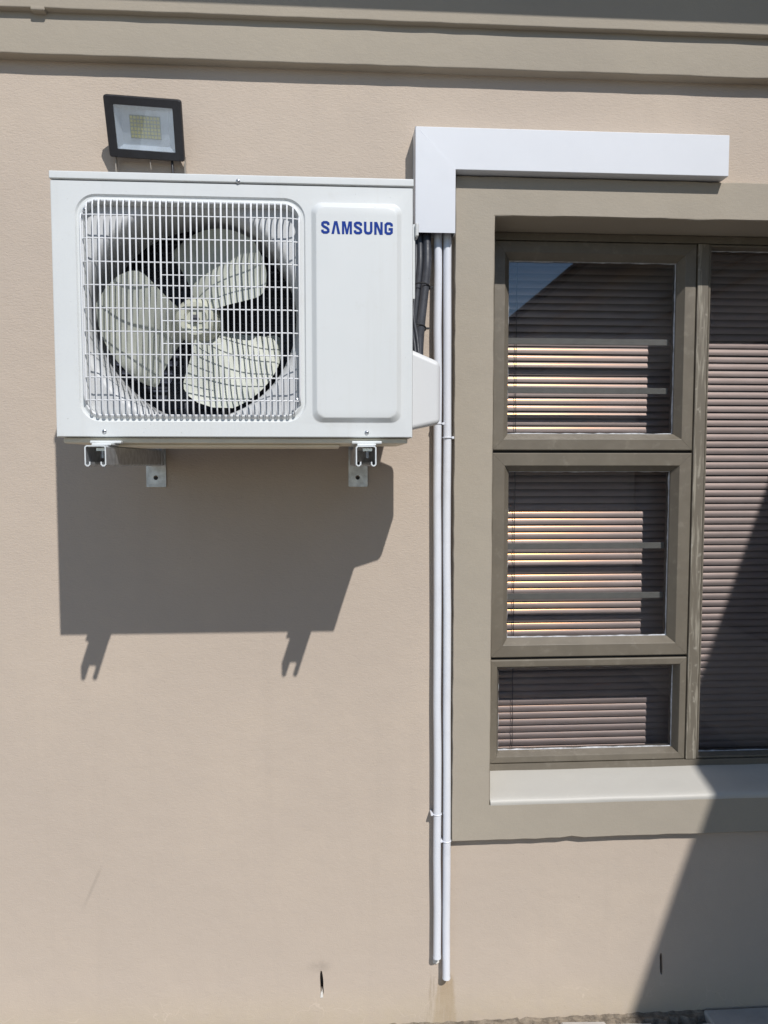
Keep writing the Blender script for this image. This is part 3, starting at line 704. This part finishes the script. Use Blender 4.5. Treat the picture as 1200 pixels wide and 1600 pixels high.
# ------------------------------------------------------------------ conduits
def conduit(x_top, x_bot, zb, clips, label, drip):
    t_ = thing('conduit_pipe', label, 'pipe', (x_bot, 0, zb), 'white conduits running down the wall')
    yc, r_ = -0.0235, 0.0113; zt = 2.24
    n = 14; path = []; g = random.Random(int(zb*1e4))
    for i in range(n+1):
        f = i/n; path.append((x_bot+(x_top-x_bot)*f+(g.uniform(-.0011, .0011) if 0 < i < n else 0), yc+(g.uniform(-.0012, .0012) if 0 < i < n else 0), zb+(zt-zb)*f))
    b = B(); b.tube(path, r_, 20, cap=False)
    inner_ = [(p[0], p[1], p[2]) for p in path[:2]]; b.tube(inner_, r_-0.0014, 20, cap=False)
    b.build('tube', 'pvc_pipe', t_, 60)
    b = B(); b.tube([(path[0][0], yc, zb), (path[0][0], yc, zb+0.010)], r_+0.0006, 20, cap=False); b.build('end_collar', 'pvc_pipe', t_, 60)
    for cz, side in clips:
        f = (cz-zb)/(zt-zb); x = x_bot+(x_top-x_bot)*f
        b = B(); pts = [(x+(r_+0.001)*math.cos(R(a)), yc+(r_+0.001)*math.sin(R(a)), cz) for a in range(-190, 11, 20)]
        pts = [(pts[0][0], -0.002, cz)]+pts+[(pts[-1][0], -0.002, cz)]
        b.tube(pts, 0.0016, 6)
        xx = x+side*(r_+0.0045); b.box(xx-0.0035, xx+0.0035, -0.030, -0.001, cz-0.0035, cz+0.0035, 0.0015, 2)
        b.build('clip', 'pvc_pipe', t_, 40)
    if drip:
        b = B(); b.prism([(x_bot-0.001, zb+0.004), (x_bot-0.010, zb-0.020), (x_bot-0.009, zb-0.028), (x_bot+0.003, zb-0.030), (x_bot+0.0095, zb-0.026), (x_bot+0.007, zb-0.014), (x_bot+0.003, zb+0.004)], -0.006, 0.001); b.build('sealant_smear', 'mortar', t_, 0)
    return t_
conduit(0.2905, 0.2975, 0.110, ((0.545, -1), (1.672, 1)), 'shorter left white conduit with white sealant smear at its foot', True)
conduit(0.3175, 0.3255, 0.046, ((0.464, -1), (1.633, 1)), 'longer right white conduit hugging the window surround', False)

# ------------------------------------------------------------------ insulated hoses
hb_ = thing('hose_bundle', 'black insulated hoses dropping from the trunking behind the unit', 'hose', (0.22, -0.2, 1.70))
def smooth_path(pts, n=8):
    P = [Vector(p) for p in pts]; P = [P[0]*2-P[1]]+P+[P[-1]*2-P[-2]]; out = []
    for i in range(1, len(P)-2):
        for k in range(n):
            t_ = k/n; a, b_, c_, d_ = P[i-1:i+3]
            out.append(0.5*((2*b_)+(-a+c_)*t_+(2*a-5*b_+4*c_-d_)*t_*t_+(-a+3*b_-3*c_+d_)*t_**3))
    out.append(P[-2]); return out
for (ox, oy, r_, tail) in ((0.0, 0.0, 0.0120, 0), (-0.0185, 0.004, 0.0085, 1), (-0.030, 0.010, 0.0075, 2), (-0.012, 0.026, 0.0105, 3)):
    pts = [(0.2590+ox*0.9, -0.032+oy*0.3, 2.300), (0.2590+ox, -0.034+oy*0.5, 2.185), (0.2570+ox, -0.055+oy, 2.105), (0.2455+ox, -0.105+oy, 2.030), (0.2270+ox*0.9, -0.180+oy, 1.930), (0.2130+ox*0.8, -0.255+oy, 1.850), (0.2080+ox*0.7, -0.285+oy, 1.780), (0.200+ox*0.4, -0.29+oy, 1.72)]
    b = B(); b.tube(smooth_path(pts), r_, 12); b.build('hose', 'rubber', hb_, 60)
for (z, x, y) in ((2.030, 0.234, -0.100), (1.905, 0.212, -0.195)):
    b = B(); pts = []
    for k in range(20):
        a = 2*math.pi*k/20; pts.append((x+0.0255*math.cos(a), y+0.024*math.sin(a), z-0.008*math.sin(a)))
    P_ = [Vector(p) for p in pts]; b.tube(pts+[pts[0]], 0.0020, 6); b.box(x+0.024, x+0.0335, y-0.008, y-0.002, z-0.002, z+0.003, 0.001, 1); b.build('cable_tie', 'near_black', hb_, 40)
b = B(); b.tube(smooth_path([(0.205, -0.215, 1.98), (0.202, -0.23, 1.93), (0.208, -0.262, 1.87), (0.212, -0.285, 1.80)]), 0.0045, 8); b.tube(smooth_path([(0.196, -0.218, 1.97), (0.194, -0.24, 1.91), (0.200, -0.270, 1.86), (0.205, -0.29, 1.79)]), 0.004, 8); b.build('power_cord', 'rubber', hb_, 60)

# ------------------------------------------------------------------ floodlight
fl = thing('floodlight', 'black square LED floodlight tilted down above the air conditioner', 'floodlight', (-0.489, 0, 2.30))
tl = math.atan2(0.075, 0.128)
ey = Vector((0, math.cos(tl), math.sin(tl)))          # into the lamp
ez = Vector((0, -math.sin(tl), math.cos(tl))); ex = Vector((1, 0, 0))
rot = Matrix((ex, ey, ez)).transposed().to_4x4()
MW = Matrix.Translation((-0.492, -0.0665, 2.4375)) @ rot @ Matrix.Rotation(R(2.4), 4, 'Y')
W2, H2 = 0.0985, 0.074
b = B(); f0 = b.loop(rrect(-W2+.002, W2-.002, -H2+.002, H2-.002, .006, 3), 0.0); f1 = b.loop(rrect(-W2, W2, -H2, H2, .007, 3), 0.003); f2 = b.loop(rrect(-W2, W2, -H2, H2, .007, 3), 0.014)
f3 = b.loop(rrect(-W2+.012, W2-.012, -H2+.012, H2-.012, .007, 3), 0.026); w0 = b.loop(rrect(-W2+.0225, W2-.0225, -H2+.0205, H2-.0205, .002, 3), 0.0005); w1 = b.loop(rrect(-W2+.0235, W2-.0235, -H2+.0215, H2-.0215, .002, 3), 0.0035)
b.fill(f0, w0); b.bridge(w0, w1); b.bridge(f0, f1); b.bridge(f1, f2); b.bridge(f2, f3); b.fill(f3)
hs = b.build('housing', 'lamp', fl, 35, None, MW)
b = B(); gx, gz = W2-.0228, H2-.0208; a0 = b.loop(rect(-gx, gx, -gz, gz), 0.0040); a1 = b.loop(rect(-gx*.80, gx*.80, -gz*.80, gz*.80), 0.0145); b.bridge(a0, a1); b.fill(a1); b.build('reflector', 'reflector', hs, 0, ORI['floodlight'], MW)
b = B(); b.box(-gx, gx, 0.0012, 0.0030, -gz, gz); b.build('lens', 'lens', hs, 0, ORI['floodlight'], MW)
b = B(); b.box(-0.040, 0.040, 0.0130, 0.0142, -0.026, 0.030); bd = b.build('led_board', 'ledboard', fl, 0, None, MW)
b = B(); b.box(-0.0031, 0.0031, 0.0112, 0.0128, -0.0031, 0.0031); ld = None
for i in range(9):
    for j in range(6):
        T = MW @ Matrix.Translation((-0.0344+i*0.0086, 0, -0.0205+j*0.0090))
        if ld is None:
            ld = b.build('led', 'led', bd, 0, (0, 0, 0)); o = ld
        else: o = ld.copy(); C.objects.link(o); o.parent = bd
        o.matrix_local = Matrix.Translation(-Vector(ORI['floodlight'])) @ T
# heat-sink fins, bracket, lead
b = B()
for i in range(9):
    x = -0.064+i*0.016; b.box(x-0.0012, x+0.0012, 0.0262, 0.036, -H2+.02, H2-.02)
b.build('heat_fin', 'lamp', hs, 0, ORI['floodlight'], MW)
b = B()
for s in (-1, 1):
    x = -0.489+s*0.0915
    v = [b.bm.verts.new((x+dx, y, z)) for dx in (-0.0012, 0.0012) for y, z in ((-0.021, 2.385), (-0.008, 2.392), (-0.0035, 2.315), (-0.016, 2.300))]
    for q in ((0, 1, 2, 3), (7, 6, 5, 4), (0, 4, 5, 1), (1, 5, 6, 2), (2, 6, 7, 3), (3, 7, 4, 0)): b.bm.faces.new([v[i] for i in q])
b.box(-0.489-0.0925, -0.489+0.0925, -0.0035, -0.0008, 2.318, 2.346); b.build('mount', 'bracket_grey', fl, 0)
b = B(); b.tube(smooth_path([(-0.434, -0.012, 2.400), (-0.431, -0.018, 2.365), (-0.4285, -0.022, 2.325), (-0.428, -0.016, 2.27), (-0.430, -0.012, 2.10), (-0.43, -0.012, 1.95)]), 0.0034, 8); b.build('lead', 'lamp', fl, 60)
b = B(); b.tube([(-0.489, -0.024, 2.378), (-0.487, -0.022, 2.350)], 0.0011, 5); b.build('safety_wire', 'bracket_grey', fl, 0)
